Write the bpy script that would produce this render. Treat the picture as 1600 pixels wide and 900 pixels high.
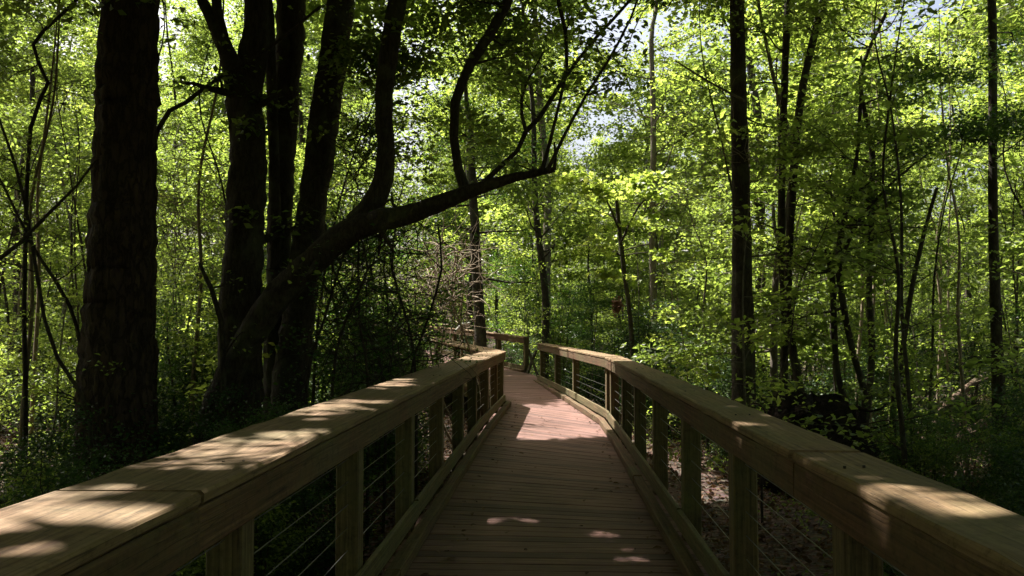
import bpy, math, random
import numpy as np
from mathutils import Vector, Matrix, Euler

for o in list(bpy.data.objects):
    bpy.data.objects.remove(o)
scene = bpy.context.scene
COL = scene.collection
R = math.radians

# ------------------------------------------------------------------ camera, sky, sun, exposure
FPX = 1256.0
CAM = np.array([0.0, 0.0, 1.62])
YAW = math.atan(62 / FPX)
PITCH = math.atan(60 / FPX)
cd = bpy.data.cameras.new('camera')
cd.sensor_width = 36.0
cd.lens = FPX / 1600 * 36
cd.clip_start = 0.05
cd.clip_end = 600
cam = bpy.data.objects.new('camera', cd)
COL.objects.link(cam)
cam.location = CAM
cam.rotation_euler = (R(90) + PITCH, 0, YAW)
scene.camera = cam

SUN = Vector((-0.46, 0.34, 1.0)).normalized()
world = bpy.data.worlds.new('World')
scene.world = world
world.use_nodes = True
wn = world.node_tree.nodes
sky = wn.new('ShaderNodeTexSky')
sky.sky_type = 'NISHITA'
sky.sun_disc = False
sky.sun_elevation = math.asin(SUN.z)
sky.sun_rotation = math.atan2(SUN.x, SUN.y)
sky.air_density = 1.0
sky.dust_density = 9.0
sky.ozone_density = 0.6
world.node_tree.links.new(sky.outputs[0], wn['Background'].inputs[0])
wn['Background'].inputs[1].default_value = 0.075

sd = bpy.data.lights.new('sun', 'SUN')
sd.energy = 5.0
sd.angle = R(0.5)
sd.color = (1.0, 0.94, 0.87)
sun = bpy.data.objects.new('sun', sd)
COL.objects.link(sun)
sun.rotation_euler = SUN.to_track_quat('Z', 'Y').to_euler()

vs = scene.view_settings
vs.view_transform = 'Standard'
vs.look = 'None'
vs.gamma = 1
vs.use_curve_mapping = False
vs.exposure = 1.95
cy = scene.cycles
cy.use_denoising = True
cy.max_bounces = 6
cy.diffuse_bounces = 3
cy.glossy_bounces = 2
cy.transmission_bounces = 4
cy.transparent_max_bounces = 4
cy.caustics_reflective = False
cy.caustics_refractive = False
cy.sample_clamp_indirect = 6

rng = np.random.default_rng(7)

# ------------------------------------------------------------------ helpers
_M = np.array(Euler((R(90) + PITCH, 0, YAW)).to_matrix())


def ray(px, py):
    return _M @ np.array([(px - 800) / FPX, -(py - 450) / FPX, -1.0])


def at(px, py, d):
    """the point seen at this pixel of the photo, d metres ahead"""
    r = ray(px, py)
    return CAM + r * (d / r[1])


def tag(o, label=None, cat=None, group=None, kind=None):
    if label:
        o['label'] = label
    if cat:
        o['category'] = cat
    if group:
        o['group'] = group
    if kind:
        o['kind'] = kind
    return o


def empty(name, loc=(0, 0, 0), rz=0):
    o = bpy.data.objects.new(name, None)
    COL.objects.link(o)
    o.location = loc
    o.rotation_euler = (0, 0, rz)
    o.empty_display_size = 0.3
    return o


class MB:
    def __init__(s):
        s.V, s.F, s.U, s.n = [], [], [], 0

    def add(s, V, F, U=None):
        V = np.asarray(V, dtype=np.float32).reshape(-1, 3)
        F = np.asarray(F, dtype=np.int32)
        s.F.append(F + s.n)
        s.V.append(V)
        s.n += len(V)
        if U is None:
            U = np.zeros((F.shape[0], F.shape[1], 2), dtype=np.float32)
        s.U.append(np.asarray(U, dtype=np.float32).reshape(-1, 2))

    def build(s, name, mat, parent=None, smooth=False, origin=None):
        V = np.concatenate(s.V) if s.V else np.zeros((0, 3), np.float32)
        if origin is not None:
            V = V - np.asarray(origin, dtype=np.float32)
        me = bpy.data.meshes.new(name)
        me.vertices.add(len(V))
        me.vertices.foreach_set('co', V.ravel())
        loops = np.concatenate([f.ravel() for f in s.F])
        tot = np.concatenate([np.full(len(f), f.shape[1], dtype=np.int32) for f in s.F])
        st = np.concatenate([[0], np.cumsum(tot)[:-1]]).astype(np.int32)
        me.loops.add(len(loops))
        me.loops.foreach_set('vertex_index', loops.astype(np.int32))
        me.polygons.add(len(tot))
        me.polygons.foreach_set('loop_start', st)
        me.polygons.foreach_set('loop_total', tot)
        me.polygons.foreach_set('use_smooth', np.full(len(tot), smooth, dtype=bool))
        uv = me.uv_layers.new(name='UVMap')
        uv.data.foreach_set('uv', np.concatenate(s.U).ravel())
        me.update(calc_edges=True)
        me.materials.append(mat)
        o = bpy.data.objects.new(name, me)
        COL.objects.link(o)
        if parent is not None:
            o.parent = parent
        return o


def smooth_path(P, step=0.25, rad=None):
    """Catmull-Rom through the points, with radii"""
    P = np.asarray(P, float)
    n = len(P)
    rad = np.asarray(rad, float) if rad is not None else np.ones(n)
    out, ro = [], []
    for i in range(n - 1):
        p0 = P[max(i - 1, 0)]; p1 = P[i]; p2 = P[i + 1]; p3 = P[min(i + 2, n - 1)]
        k = max(1, int(np.linalg.norm(p2 - p1) / step))
        for j in range(k):
            t = j / k
            out.append(0.5 * ((2 * p1) + (p2 - p0) * t + (2 * p0 - 5 * p1 + 4 * p2 - p3) * t * t + (3 * p1 - p0 - 3 * p2 + p3) * t ** 3))
            ro.append(rad[i] * (1 - t) + rad[i + 1] * t)
    out.append(P[-1]); ro.append(rad[-1])
    return np.array(out), np.array(ro)


def tube(mb, P, rad, sides=8, lump=0.0, g=rng):
    P = np.asarray(P, float)
    n = len(P)
    T = np.gradient(P, axis=0)
    T /= np.linalg.norm(T, axis=1)[:, None] + 1e-9
    ref = np.array([1.0, 0.13, 0.0]) if abs(T[0][2]) > 0.6 else np.array([0.05, 0.1, 1.0])
    A = np.cross(T, ref); A /= np.linalg.norm(A, axis=1)[:, None] + 1e-9
    B = np.cross(T, A)
    ang = np.linspace(0, 2 * math.pi, sides, endpoint=False)
    nz = g.normal(0, 1, (n, sides))
    if n > 60:
        nz = sum(np.roll(nz, k, 0) for k in range(-3, 4)) / 2.65
    rr = np.asarray(rad)[:, None] * (1 + lump * nz)
    V = P[:, None, :] + rr[:, :, None] * (np.cos(ang)[None, :, None] * A[:, None, :] + np.sin(ang)[None, :, None] * B[:, None, :])
    i = np.arange(n - 1)[:, None] * sides
    j = np.arange(sides)[None, :]
    j2 = (j + 1) % sides
    F = np.stack([i + j, i + j2, i + sides + j2, i + sides + j], axis=-1).reshape(-1, 4)
    mb.add(V.reshape(-1, 3), F)


def sweep(mb, path, prof, caps=True, jit=0.0, g=rng):
    """a horizontal board: profile points (side, up) along a path, mitred at the corners"""
    P = np.asarray(path, float)
    n, m = len(P), len(prof)
    T = np.zeros((n, 2))
    for i in range(n):
        a = P[min(i + 1, n - 1)] - P[i]; b = P[i] - P[max(i - 1, 0)]
        a = a[:2] / (np.linalg.norm(a[:2]) + 1e-9); b = b[:2] / (np.linalg.norm(b[:2]) + 1e-9)
        t = a + b
        T[i] = t / np.linalg.norm(t) / max(0.35, math.sqrt(max(0.1, (1 + float(a @ b)) / 2)) if (i not in (0, n - 1)) else 1)
    Rt = np.stack([T[:, 1], -T[:, 0]], 1)
    pr = np.asarray(prof, float)
    V = np.zeros((n, m, 3))
    V[:, :, :2] = P[:, None, :2] + Rt[:, None, :] * pr[None, :, 0, None]
    V[:, :, 2] = P[:, None, 2] + pr[None, :, 1]
    if jit:
        V += g.normal(0, jit, V.shape)
    dist = np.concatenate([[0], np.cumsum(np.linalg.norm(np.diff(P, axis=0), axis=1))]) + g.uniform(0, 50)
    per = np.concatenate([[0], np.cumsum(np.linalg.norm(np.diff(np.vstack([pr, pr[:1]]), axis=0), axis=1))])
    off = g.uniform(0, 20)
    F, U = [], []
    for i in range(n - 1):
        for j in range(m):
            k = (j + 1) % m
            F.append([i * m + j, i * m + k, (i + 1) * m + k, (i + 1) * m + j])
            U.append([[dist[i], per[j] + off], [dist[i], per[j + 1] + off], [dist[i + 1], per[j + 1] + off], [dist[i + 1], per[j] + off]])
    mb.add(V.reshape(-1, 3), F, U)
    if caps:
        for e, idx in ((0, list(range(m))[::-1]), (n - 1, list(range(m)))):
            mb.add(V[e][idx], [list(range(m))], [[[dist[e] + pr[q][0] * 0.2, pr[q][1] + off] for q in idx]])


def rect(w0, w1, z0, z1, c=0.006):
    return [(w0 + c, z0), (w1 - c, z0), (w1, z0 + c), (w1, z1 - c), (w1 - c, z1), (w0 + c, z1), (w0, z1 - c), (w0, z0 + c)]


def post(mb, x, y, z0, z1, w, ang=0.0, lean=(0, 0), g=rng):
    h = w / 2; c = 0.008
    pr = [(-h + c, -h), (h - c, -h), (h, -h + c), (h, h - c), (h - c, h), (-h + c, h), (-h, h - c), (-h, -h + c)]
    ca, sa = math.cos(ang), math.sin(ang)
    zs = np.linspace(z0, z1, 6)
    V = []
    for z in zs:
        f = (z - z0) / (z1 - z0)
        for a, b in pr:
            V.append((x + a * ca - b * sa + lean[0] * f, y + a * sa + b * ca + lean[1] * f, z))
    m = 8
    F, U = [], []
    off = g.uniform(0, 20); zo = g.uniform(0, 30)
    per = [0]
    for j in range(m):
        a = pr[j]; b = pr[(j + 1) % m]
        per.append(per[-1] + math.hypot(a[0] - b[0], a[1] - b[1]))
    for i in range(5):
        for j in range(m):
            k = (j + 1) % m
            F.append([i * m + j, i * m + k, (i + 1) * m + k, (i + 1) * m + j])
            U.append([[zs[i] + zo, per[j] + off], [zs[i] + zo, per[j + 1] + off], [zs[i + 1] + zo, per[j + 1] + off], [zs[i + 1] + zo, per[j] + off]])
    mb.add(V, F, U)
    mb.add(V[-8:], [list(range(8))])
    mb.add(V[:8][::-1], [list(range(8))])


# gaps cut into the canopy along the sun's rays, to put sun patches on the walk (x, y, half width, half length, height of the lit surface)
GAPS = [(-1.42, 2.1, 0.5, 0.4, 1.12), (-1.28, 3.3, 0.6, 0.55, 1.12), (-1.32, 5.0, 0.36, 0.75, 1.12), (-1.36, 7.3, 0.2, 1.2, 1.12),
        (1.15, 2.5, 0.2, 0.4, 1.12), (1.1, 3.3, 0.12, 0.25, 1.12), (1.02, 4.3, 0.14, 0.35, 1.12), (1.02, 5.3, 0.1, 0.2, 1.12),
        (-0.1, 13.7, 1.6, 2.1, 0.0), (0.1, 13.0, 1.2, 1.2, 0.0), (0.3, 16.5, 0.9, 2.2, 1.12), (-0.9, 15.8, 0.35, 1.2, 1.12), (2.0, 12.4, 0.7, 1.5, -0.7), (-2.6, 11.5, 0.5, 0.7, -0.7),
        (-0.5, 10.2, 0.2, 0.3, 0.0)]
_g = np.random.default_rng(77)
for _i in range(22):
    GAPS.append((_g.uniform(-0.6, 0.75), _g.uniform(4.2, 11.5), _g.uniform(0.07, 0.2), _g.uniform(0.05, 0.12), 0.0))


def carve(P, g):
    P = np.asarray(P)
    keep = np.ones(len(P), bool)
    for gx, gy, a, b, z in GAPS:
        t = (P[:, 2] - z) / SUN.z
        q = P - np.array(SUN)[None, :] * t[:, None]
        e = ((q[:, 0] - gx) / (a * 1.15)) ** 2 + ((q[:, 1] - gy) / (b * 1.15)) ** 2
        e = e + 0.25 * np.sin(q[:, 0] * 23 + q[:, 1] * 9) * np.sin(q[:, 1] * 17)
        keep &= ~((e < 1) & (P[:, 2] > 2.3) & (g.uniform(0, 1, len(P)) < 0.97))
    return P[keep]


# leaf outlines in (along, across) units of leaf length
SHAPES = {
    'diamond': np.array([(0, 0), (0.42, -0.3), (1, 0), (0.42, 0.3)]),
    'oval': np.array([(0, 0), (0.22, -0.2), (0.58, -0.25), (1, 0), (0.58, 0.25), (0.22, 0.2)]),
    'lobed': np.array([(0, 0), (0.12, -0.28), (0.34, -0.24), (0.5, -0.5), (0.6, -0.2), (1, 0), (0.6, 0.2), (0.5, 0.5), (0.34, 0.24), (0.12, 0.28)]),
    'needle': np.array([(0, 0), (0.5, -0.035), (1, 0), (0.5, 0.035)]),
}


def leaves(mb, P, size, shape='diamond', tilt=0.55, droop=0.15, g=rng):
    P = np.asarray(P, float)
    n = len(P)
    if n == 0:
        return
    L = np.asarray(size) * g.uniform(0.6, 1.25, n)
    az = g.uniform(0, 2 * math.pi, n)
    N = g.normal(0, 1, (n, 3)) * tilt
    N[:, 2] += 1.0
    N /= np.linalg.norm(N, axis=1)[:, None]
    T = np.stack([np.cos(az), np.sin(az), np.zeros(n)], 1)
    T -= N * np.sum(T * N, 1)[:, None]
    T[:, 2] -= droop
    T /= np.linalg.norm(T, axis=1)[:, None]
    B = np.cross(N, T)
    S = SHAPES[shape]
    k = len(S)
    fold = 0.14 * np.abs(S[:, 1]) / 0.3
    V = P[:, None, :] + L[:, None, None] * (S[None, :, 0, None] * T[:, None, :] + S[None, :, 1, None] * B[:, None, :] + fold[None, :, None] * N[:, None, :])
    F = np.arange(n * k).reshape(n, k)
    mb.add(V.reshape(-1, 3), F)


# ------------------------------------------------------------------ materials
def new_mat(name):
    m = bpy.data.materials.new(name)
    m.use_nodes = True
    nt = m.node_tree
    for n in list(nt.nodes):
        nt.nodes.remove(n)
    out = nt.nodes.new('ShaderNodeOutputMaterial')
    return m, nt, out


def N(nt, typ, **kw):
    n = nt.nodes.new(typ)
    for k, v in kw.items():
        if k.startswith('i_'):
            key = k[2:]
            key = int(key) if key.isdigit() else key
            n.inputs[key].default_value = v
        else:
            setattr(n, k, v)
    return n


def ramp(nt, stops):
    n = nt.nodes.new('ShaderNodeValToRGB')
    e = n.color_ramp.elements
    while len(e) < len(stops):
        e.new(0.5)
    for i, (p, c) in enumerate(stops):
        e[i].position = p
        e[i].color = (*c, 1)
    return n


def leaf_mat(name, dark, mid, light, trans=0.5, rough=0.45, spec=0.4, tboost=1.6, mix_noise=1.3):
    m, nt, out = new_mat(name)
    L = nt.links.new
    geo = N(nt, 'ShaderNodeNewGeometry')
    tc = N(nt, 'ShaderNodeTexCoord')
    oi = N(nt, 'ShaderNodeObjectInfo')
    no = N(nt, 'ShaderNodeTexNoise', i_Scale=mix_noise, i_Detail=1.0)
    L(tc.outputs['Object'], no.inputs['Vector'])
    a = N(nt, 'ShaderNodeMath', operation='MULTIPLY_ADD')
    a.inputs[1].default_value = 0.55
    L(geo.outputs['Random Per Island'], a.inputs[0])
    b = N(nt, 'ShaderNodeMath', operation='MULTIPLY_ADD')
    b.inputs[1].default_value = 0.8; b.inputs[2].default_value = -0.38
    L(no.outputs[0], b.inputs[0])
    L(b.outputs[0], a.inputs[2])
    c = N(nt, 'ShaderNodeMath', operation='MULTIPLY_ADD')
    c.inputs[1].default_value = 0.3
    L(oi.outputs['Random'], c.inputs[0]); L(a.outputs[0], c.inputs[2])
    r = ramp(nt, [(0.0, dark), (0.5, mid), (1.0, light)])
    L(c.outputs[0], r.inputs[0])
    p = N(nt, 'ShaderNodeBsdfPrincipled', i_Roughness=rough)
    p.inputs['Specular IOR Level'].default_value = spec
    L(r.outputs[0], p.inputs['Base Color'])
    tcol = N(nt, 'ShaderNodeMix', data_type='RGBA', blend_type='MULTIPLY')
    tcol.inputs[0].default_value = 1.0
    tcol.inputs[7].default_value = (tboost * 1.02, tboost, tboost * 0.52, 1)
    L(r.outputs[0], tcol.inputs[6])
    t = N(nt, 'ShaderNodeBsdfTranslucent')
    L(tcol.outputs[2], t.inputs[0])
    mx = N(nt, 'ShaderNodeMixShader', i_0=trans)
    L(p.outputs[0], mx.inputs[1]); L(t.outputs[0], mx.inputs[2])
    L(mx.outputs[0], out.inputs[0])
    return m


def bark_mat(name, c0, c1, scale=9, zs=0.25, bump=0.6, moss=0.0):
    m, nt, out = new_mat(name)
    L = nt.links.new
    tc = N(nt, 'ShaderNodeTexCoord')
    mp = N(nt, 'ShaderNodeMapping')
    mp.inputs['Scale'].default_value = (scale, scale, scale * zs)
    L(tc.outputs['Object'], mp.inputs[0])
    no = N(nt, 'ShaderNodeTexNoise', i_Scale=1.6, i_Detail=7.0, i_Roughness=0.72, i_Distortion=0.5)
    L(mp.outputs[0], no.inputs['Vector'])
    v = N(nt, 'ShaderNodeTexVoronoi', feature='DISTANCE_TO_EDGE', i_Scale=1.3, i_Randomness=1.0)
    ad = N(nt, 'ShaderNodeVectorMath', operation='MULTIPLY_ADD')
    ad.inputs[1].default_value = (1.6, 1.6, 1.6)
    L(no.outputs[1], ad.inputs[0]); L(mp.outputs[0], ad.inputs[2])
    L(ad.outputs[0], v.inputs['Vector'])
    mr = N(nt, 'ShaderNodeMapRange')
    mr.inputs[1].default_value = 0.0; mr.inputs[2].default_value = 0.12
    mr.inputs[3].default_value = 0.45
    L(v.outputs[0], mr.inputs[0])
    mul = N(nt, 'ShaderNodeMath', operation='MULTIPLY')
    L(mr.outputs[0], mul.inputs[0]); L(no.outputs[0], mul.inputs[1])
    r = ramp(nt, [(0.1, c0), (0.65, c1)])
    L(mul.outputs[0], r.inputs[0])
    p = N(nt, 'ShaderNodeBsdfPrincipled', i_Roughness=0.9)
    p.inputs['Specular IOR Level'].default_value = 0.2
    if moss:
        n2 = N(nt, 'ShaderNodeTexNoise', i_Scale=2.5, i_Detail=6.0, i_Roughness=0.65)
        L(tc.outputs['Object'], n2.inputs['Vector'])
        rr = ramp(nt, [(0.5, (0, 0, 0)), (0.62, (moss, moss, moss))])
        L(n2.outputs[0], rr.inputs[0])
        mx = N(nt, 'ShaderNodeMix', data_type='RGBA')
        mx.inputs[7].default_value = (0.13, 0.145, 0.08, 1)
        L(rr.outputs[0], mx.inputs[0]); L(r.outputs[0], mx.inputs[6])
        L(mx.outputs[2], p.inputs['Base Color'])
    else:
        L(r.outputs[0], p.inputs['Base Color'])
    bp = N(nt, 'ShaderNodeBump', i_Strength=bump, i_Distance=0.04)
    L(mul.outputs[0], bp.inputs['Height'])
    L(bp.outputs[0], p.inputs['Normal'])
    L(p.outputs[0], out.inputs[0])
    return m


def wood_mat(name, c_dark, c_mid, c_light, algae=(0.13, 0.14, 0.06), algae_amt=0.5, along=1.2, across=55):
    m, nt, out = new_mat(name)
    L = nt.links.new
    uv = N(nt, 'ShaderNodeUVMap', uv_map='UVMap')
    tc = N(nt, 'ShaderNodeTexCoord')
    mp = N(nt, 'ShaderNodeMapping')
    mp.inputs['Scale'].default_value = (along, across, 1)
    L(uv.outputs[0], mp.inputs[0])
    wob = N(nt, 'ShaderNodeTexNoise', i_Scale=1.0, i_Detail=4.0, i_Roughness=0.6, i_Distortion=0.4)
    L(mp.outputs[0], wob.inputs['Vector'])
    r = ramp(nt, [(0.3, c_dark), (0.5, c_mid), (0.7, c_light)])
    L(wob.outputs[0], r.inputs[0])
    big = N(nt, 'ShaderNodeTexNoise', i_Scale=1.7, i_Detail=5.0, i_Roughness=0.65)
    L(tc.outputs['Object'], big.inputs['Vector'])
    br = ramp(nt, [(0.38, (0, 0, 0)), (0.68, (algae_amt,) * 3)])
    L(big.outputs[0], br.inputs[0])
    mx = N(nt, 'ShaderNodeMix', data_type='RGBA')
    mx.inputs[7].default_value = (*algae, 1)
    L(br.outputs[0], mx.inputs[0]); L(r.outputs[0], mx.inputs[6])
    # knots and cracks
    mp2 = N(nt, 'ShaderNodeMapping')
    mp2.inputs['Scale'].default_value = (0.5, 22, 1)
    L(uv.outputs[0], mp2.inputs[0])
    ck = N(nt, 'ShaderNodeTexNoise', i_Scale=1.3, i_Detail=2.0)
    L(mp2.outputs[0], ck.inputs['Vector'])
    cr = ramp(nt, [(0.485, (1, 1, 1)), (0.5, (0.35, 0.35, 0.35)), (0.515, (1, 1, 1))])
    L(ck.outputs[0], cr.inputs[0])
    vk = N(nt, 'ShaderNodeMapping')
    vk.inputs['Scale'].default_value = (1.1, 6, 1)
    L(uv.outputs[0], vk.inputs[0])
    vo = N(nt, 'ShaderNodeTexVoronoi', i_Scale=1.0)
    L(vk.outputs[0], vo.inputs['Vector'])
    vr = ramp(nt, [(0.05, (0.35, 0.25, 0.2)), (0.1, (1, 1, 1))])
    L(vo.outputs[0], vr.inputs[0])
    m1 = N(nt, 'ShaderNodeMix', data_type='RGBA', blend_type='MULTIPLY', i_0=0.8)
    L(mx.outputs[2], m1.inputs[6]); L(cr.outputs[0], m1.inputs[7])
    m2 = N(nt, 'ShaderNodeMix', data_type='RGBA', blend_type='MULTIPLY', i_0=0.8)
    L(m1.outputs[2], m2.inputs[6]); L(vr.outputs[0], m2.inputs[7])
    dn = N(nt, 'ShaderNodeTexNoise', i_Scale=26.0, i_Detail=6.0, i_Roughness=0.75)
    L(tc.outputs['Object'], dn.inputs['Vector'])
    dr = ramp(nt, [(0.32, (0.5, 0.48, 0.42)), (0.5, (1, 1, 1)), (0.75, (1.15, 1.12, 1.05))])
    L(dn.outputs[0], dr.inputs[0])
    m3 = N(nt, 'ShaderNodeMix', data_type='RGBA', blend_type='MULTIPLY', i_0=0.85)
    L(m2.outputs[2], m3.inputs[6]); L(dr.outputs[0], m3.inputs[7])
    m2 = m3
    p = N(nt, 'ShaderNodeBsdfPrincipled', i_Roughness=0.78)
    p.inputs['Specular IOR Level'].default_value = 0.3
    L(m2.outputs[2], p.inputs['Base Color'])
    bp = N(nt, 'ShaderNodeBump', i_Strength=0.5, i_Distance=0.006)
    sm = N(nt, 'ShaderNodeMix', data_type='RGBA', blend_type='MULTIPLY', i_0=1.0)
    L(wob.outputs[0], sm.inputs[6]); L(cr.outputs[0], sm.inputs[7])
    L(sm.outputs[2], bp.inputs['Height'])
    L(bp.outputs[0], p.inputs['Normal'])
    L(p.outputs[0], out.inputs[0])
    return m


def deck_mat():
    m, nt, out = new_mat('weathered_deck_planks')
    L = nt.links.new
    uv = N(nt, 'ShaderNodeUVMap', uv_map='UVMap')
    geo = N(nt, 'ShaderNodeNewGeometry')
    tc = N(nt, 'ShaderNodeTexCoord')
    mp = N(nt, 'ShaderNodeMapping')
    mp.inputs['Scale'].default_value = (2.0, 45, 1)
    L(uv.outputs[0], mp.inputs[0])
    g = N(nt, 'ShaderNodeTexNoise', i_Scale=1.0, i_Detail=4.0, i_Roughness=0.6)
    L(mp.outputs[0], g.inputs['Vector'])
    r = ramp(nt, [(0.3, (0.08, 0.044, 0.038)), (0.7, (0.215, 0.128, 0.108))])
    L(g.outputs[0], r.inputs[0])
    rr = ramp(nt, [(0, (0.62, 0.6, 0.6)), (0.5, (0.95, 0.9, 0.88)), (1, (1.2, 1.12, 1.08))])
    L(geo.outputs['Random Per Island'], rr.inputs[0])
    m1 = N(nt, 'ShaderNodeMix', data_type='RGBA', blend_type='MULTIPLY', i_0=1.0)
    L(r.outputs[0], m1.inputs[6]); L(rr.outputs[0], m1.inputs[7])
    big = N(nt, 'ShaderNodeTexNoise', i_Scale=1.1, i_Detail=5.0, i_Roughness=0.7)
    L(tc.outputs['Object'], big.inputs['Vector'])
    b2 = ramp(nt, [(0.35, (0.7, 0.68, 0.62)), (0.65, (1.1, 1.08, 1.05))])
    L(big.outputs[0], b2.inputs[0])
    m2 = N(nt, 'ShaderNodeMix', data_type='RGBA', blend_type='MULTIPLY', i_0=1.0)
    L(m1.outputs[2], m2.inputs[6]); L(b2.outputs[0], m2.inputs[7])
    p = N(nt, 'ShaderNodeBsdfPrincipled', i_Roughness=0.75)
    p.inputs['Specular IOR Level'].default_value = 0.3
    L(m2.outputs[2], p.inputs['Base Color'])
    bp = N(nt, 'ShaderNodeBump', i_Strength=0.4, i_Distance=0.005)
    L(g.outputs[0], bp.inputs['Height']); L(bp.outputs[0], p.inputs['Normal'])
    L(p.outputs[0], out.inputs[0])
    return m


def simple_mat(name, col, rough=0.7, metal=0.0, spec=0.5):
    m, nt, out = new_mat(name)
    p = N(nt, 'ShaderNodeBsdfPrincipled', i_Roughness=rough, i_Metallic=metal)
    tc = N(nt, 'ShaderNodeTexCoord')
    no = N(nt, 'ShaderNodeTexNoise', i_Scale=8.0, i_Detail=3.0)
    nt.links.new(tc.outputs['Object'], no.inputs['Vector'])
    r = ramp(nt, [(0.3, tuple(c * 0.75 for c in col)), (0.7, tuple(min(1, c * 1.15) for c in col))])
    nt.links.new(no.outputs[0], r.inputs[0])
    nt.links.new(r.outputs[0], p.inputs['Base Color'])
    p.inputs['Specular IOR Level'].default_value = spec
    nt.links.new(p.outputs[0], out.inputs[0])
    return m


def ground_mat():
    m, nt, out = new_mat('forest_floor')
    L = nt.links.new
    tc = N(nt, 'ShaderNodeTexCoord')
    a = N(nt, 'ShaderNodeTexVoronoi', i_Scale=14.0)
    L(tc.outputs['Object'], a.inputs['Vector'])
    no = N(nt, 'ShaderNodeTexNoise', i_Scale=3.0, i_Detail=8.0, i_Roughness=0.7)
    L(tc.outputs['Object'], no.inputs['Vector'])
    r1 = ramp(nt, [(0.3, (0.03, 0.022, 0.015)), (0.55, (0.07, 0.043, 0.026)), (0.75, (0.13, 0.085, 0.055))])
    L(no.outputs[0], r1.inputs[0])
    m1 = N(nt, 'ShaderNodeMix', data_type='RGBA', blend_type='MULTIPLY', i_0=0.5)
    L(r1.outputs[0], m1.inputs[6]); L(a.outputs['Color'], m1.inputs[7])
    p = N(nt, 'ShaderNodeBsdfPrincipled', i_Roughness=0.95)
    L(m1.outputs[2], p.inputs['Base Color'])
    bp = N(nt, 'ShaderNodeBump', i_Strength=0.8, i_Distance=0.05)
    L(a.outputs[0], bp.inputs['Height']); L(bp.outputs[0], p.inputs['Normal'])
    L(p.outputs[0], out.inputs[0])
    return m


MAT = dict(
    leaf=leaf_mat('leaf_fresh_green', (0.035, 0.055, 0.016), (0.085, 0.12, 0.034), (0.16, 0.2, 0.07), tboost=3.1, trans=0.58),
    leaf_bright=leaf_mat('leaf_yellow_green', (0.06, 0.09, 0.02), (0.14, 0.19, 0.05), (0.26, 0.3, 0.11), trans=0.62, tboost=2.5),
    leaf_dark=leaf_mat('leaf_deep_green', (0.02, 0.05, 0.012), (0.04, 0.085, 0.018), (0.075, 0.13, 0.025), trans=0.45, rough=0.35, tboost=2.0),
    leaf_wax=leaf_mat('leaf_waxy_evergreen', (0.02, 0.045, 0.016), (0.035, 0.07, 0.022), (0.07, 0.12, 0.03), trans=0.35, rough=0.5, spec=0.25),
    needle=leaf_mat('pine_needle', (0.02, 0.045, 0.015), (0.04, 0.07, 0.02), (0.07, 0.1, 0.03), trans=0.25, rough=0.5),
    litter=leaf_mat('dry_leaf', (0.035, 0.02, 0.012), (0.1, 0.056, 0.032), (0.24, 0.155, 0.095), trans=0.15, rough=0.7, spec=0.2),
    bark_pine=bark_mat('pine_bark', (0.01, 0.008, 0.006), (0.075, 0.05, 0.037), 9, 0.3, 1.0),
    bark=bark_mat('hardwood_bark', (0.015, 0.012, 0.009), (0.07, 0.056, 0.042), 16, 0.25, 0.7, moss=0.35),
    bark_pale=bark_mat('pale_bark', (0.06, 0.05, 0.04), (0.2, 0.17, 0.135), 14, 0.4, 0.5, moss=0.4),
    twig=bark_mat('dry_twig', (0.1, 0.08, 0.055), (0.3, 0.24, 0.17), 20, 0.3, 0.2),
    log_bark=bark_mat('rotten_log_bark', (0.05, 0.035, 0.025), (0.2, 0.135, 0.095), 14, 0.5, 0.8, moss=0.3),
    soil=bark_mat('root_soil', (0.006, 0.005, 0.004), (0.03, 0.021, 0.015), 6, 1.0, 1.0),
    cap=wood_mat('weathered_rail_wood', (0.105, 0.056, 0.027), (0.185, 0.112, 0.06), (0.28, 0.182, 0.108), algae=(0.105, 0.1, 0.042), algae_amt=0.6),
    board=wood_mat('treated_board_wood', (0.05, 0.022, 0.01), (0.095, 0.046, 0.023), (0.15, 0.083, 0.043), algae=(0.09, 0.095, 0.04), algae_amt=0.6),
    postw=wood_mat('treated_post_wood', (0.055, 0.035, 0.016), (0.105, 0.072, 0.034), (0.18, 0.13, 0.065), algae=(0.08, 0.095, 0.035), algae_amt=0.6),
    cable=simple_mat('steel_cable', (0.2, 0.2, 0.19), 0.4, 0.9),
    screw=simple_mat('rusty_screw', (0.04, 0.03, 0.025), 0.5, 0.6),
    pale=simple_mat('pale_board', (0.62, 0.62, 0.55), 0.6),
    deck=deck_mat(),
    ground=ground_mat(),
)

# ------------------------------------------------------------------ ground
GZ = -0.75


def gz(x, y):
    """ground height"""
    x = np.asarray(x, float); y = np.asarray(y, float)
    z = GZ + 0.12 * np.sin(x * 0.45 + 1.3) * np.cos(y * 0.37) + 0.06 * np.sin(x * 1.3 + y * 0.9)
    far = np.clip((np.hypot(x, y) - 25) / 60, 0, 1)
    return z + far * 1.2 + 0.25 * np.clip((np.abs(x) - 5) / 10, 0, 1)


def make_ground():
    u = np.linspace(-1, 1, 150)
    xs = np.sign(u) * (np.abs(u) ** 2.2) * 260
    X, Y = np.meshgrid(xs, xs + 8)
    Z = gz(X, Y)
    V = np.stack([X, Y, Z], -1).reshape(-1, 3)
    n = len(xs)
    i, j = np.meshgrid(np.arange(n - 1), np.arange(n - 1), indexing='ij')
    a = i * n + j
    F = np.stack([a, a + 1, a + n + 1, a + n], -1).reshape(-1, 4)
    mb = MB(); mb.add(V, F)
    o = mb.build('ground', MAT['ground'], smooth=True)
    tag(o, 'forest floor of dark soil and brown leaf litter under the trees', 'ground', kind='structure')


make_ground()

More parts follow.
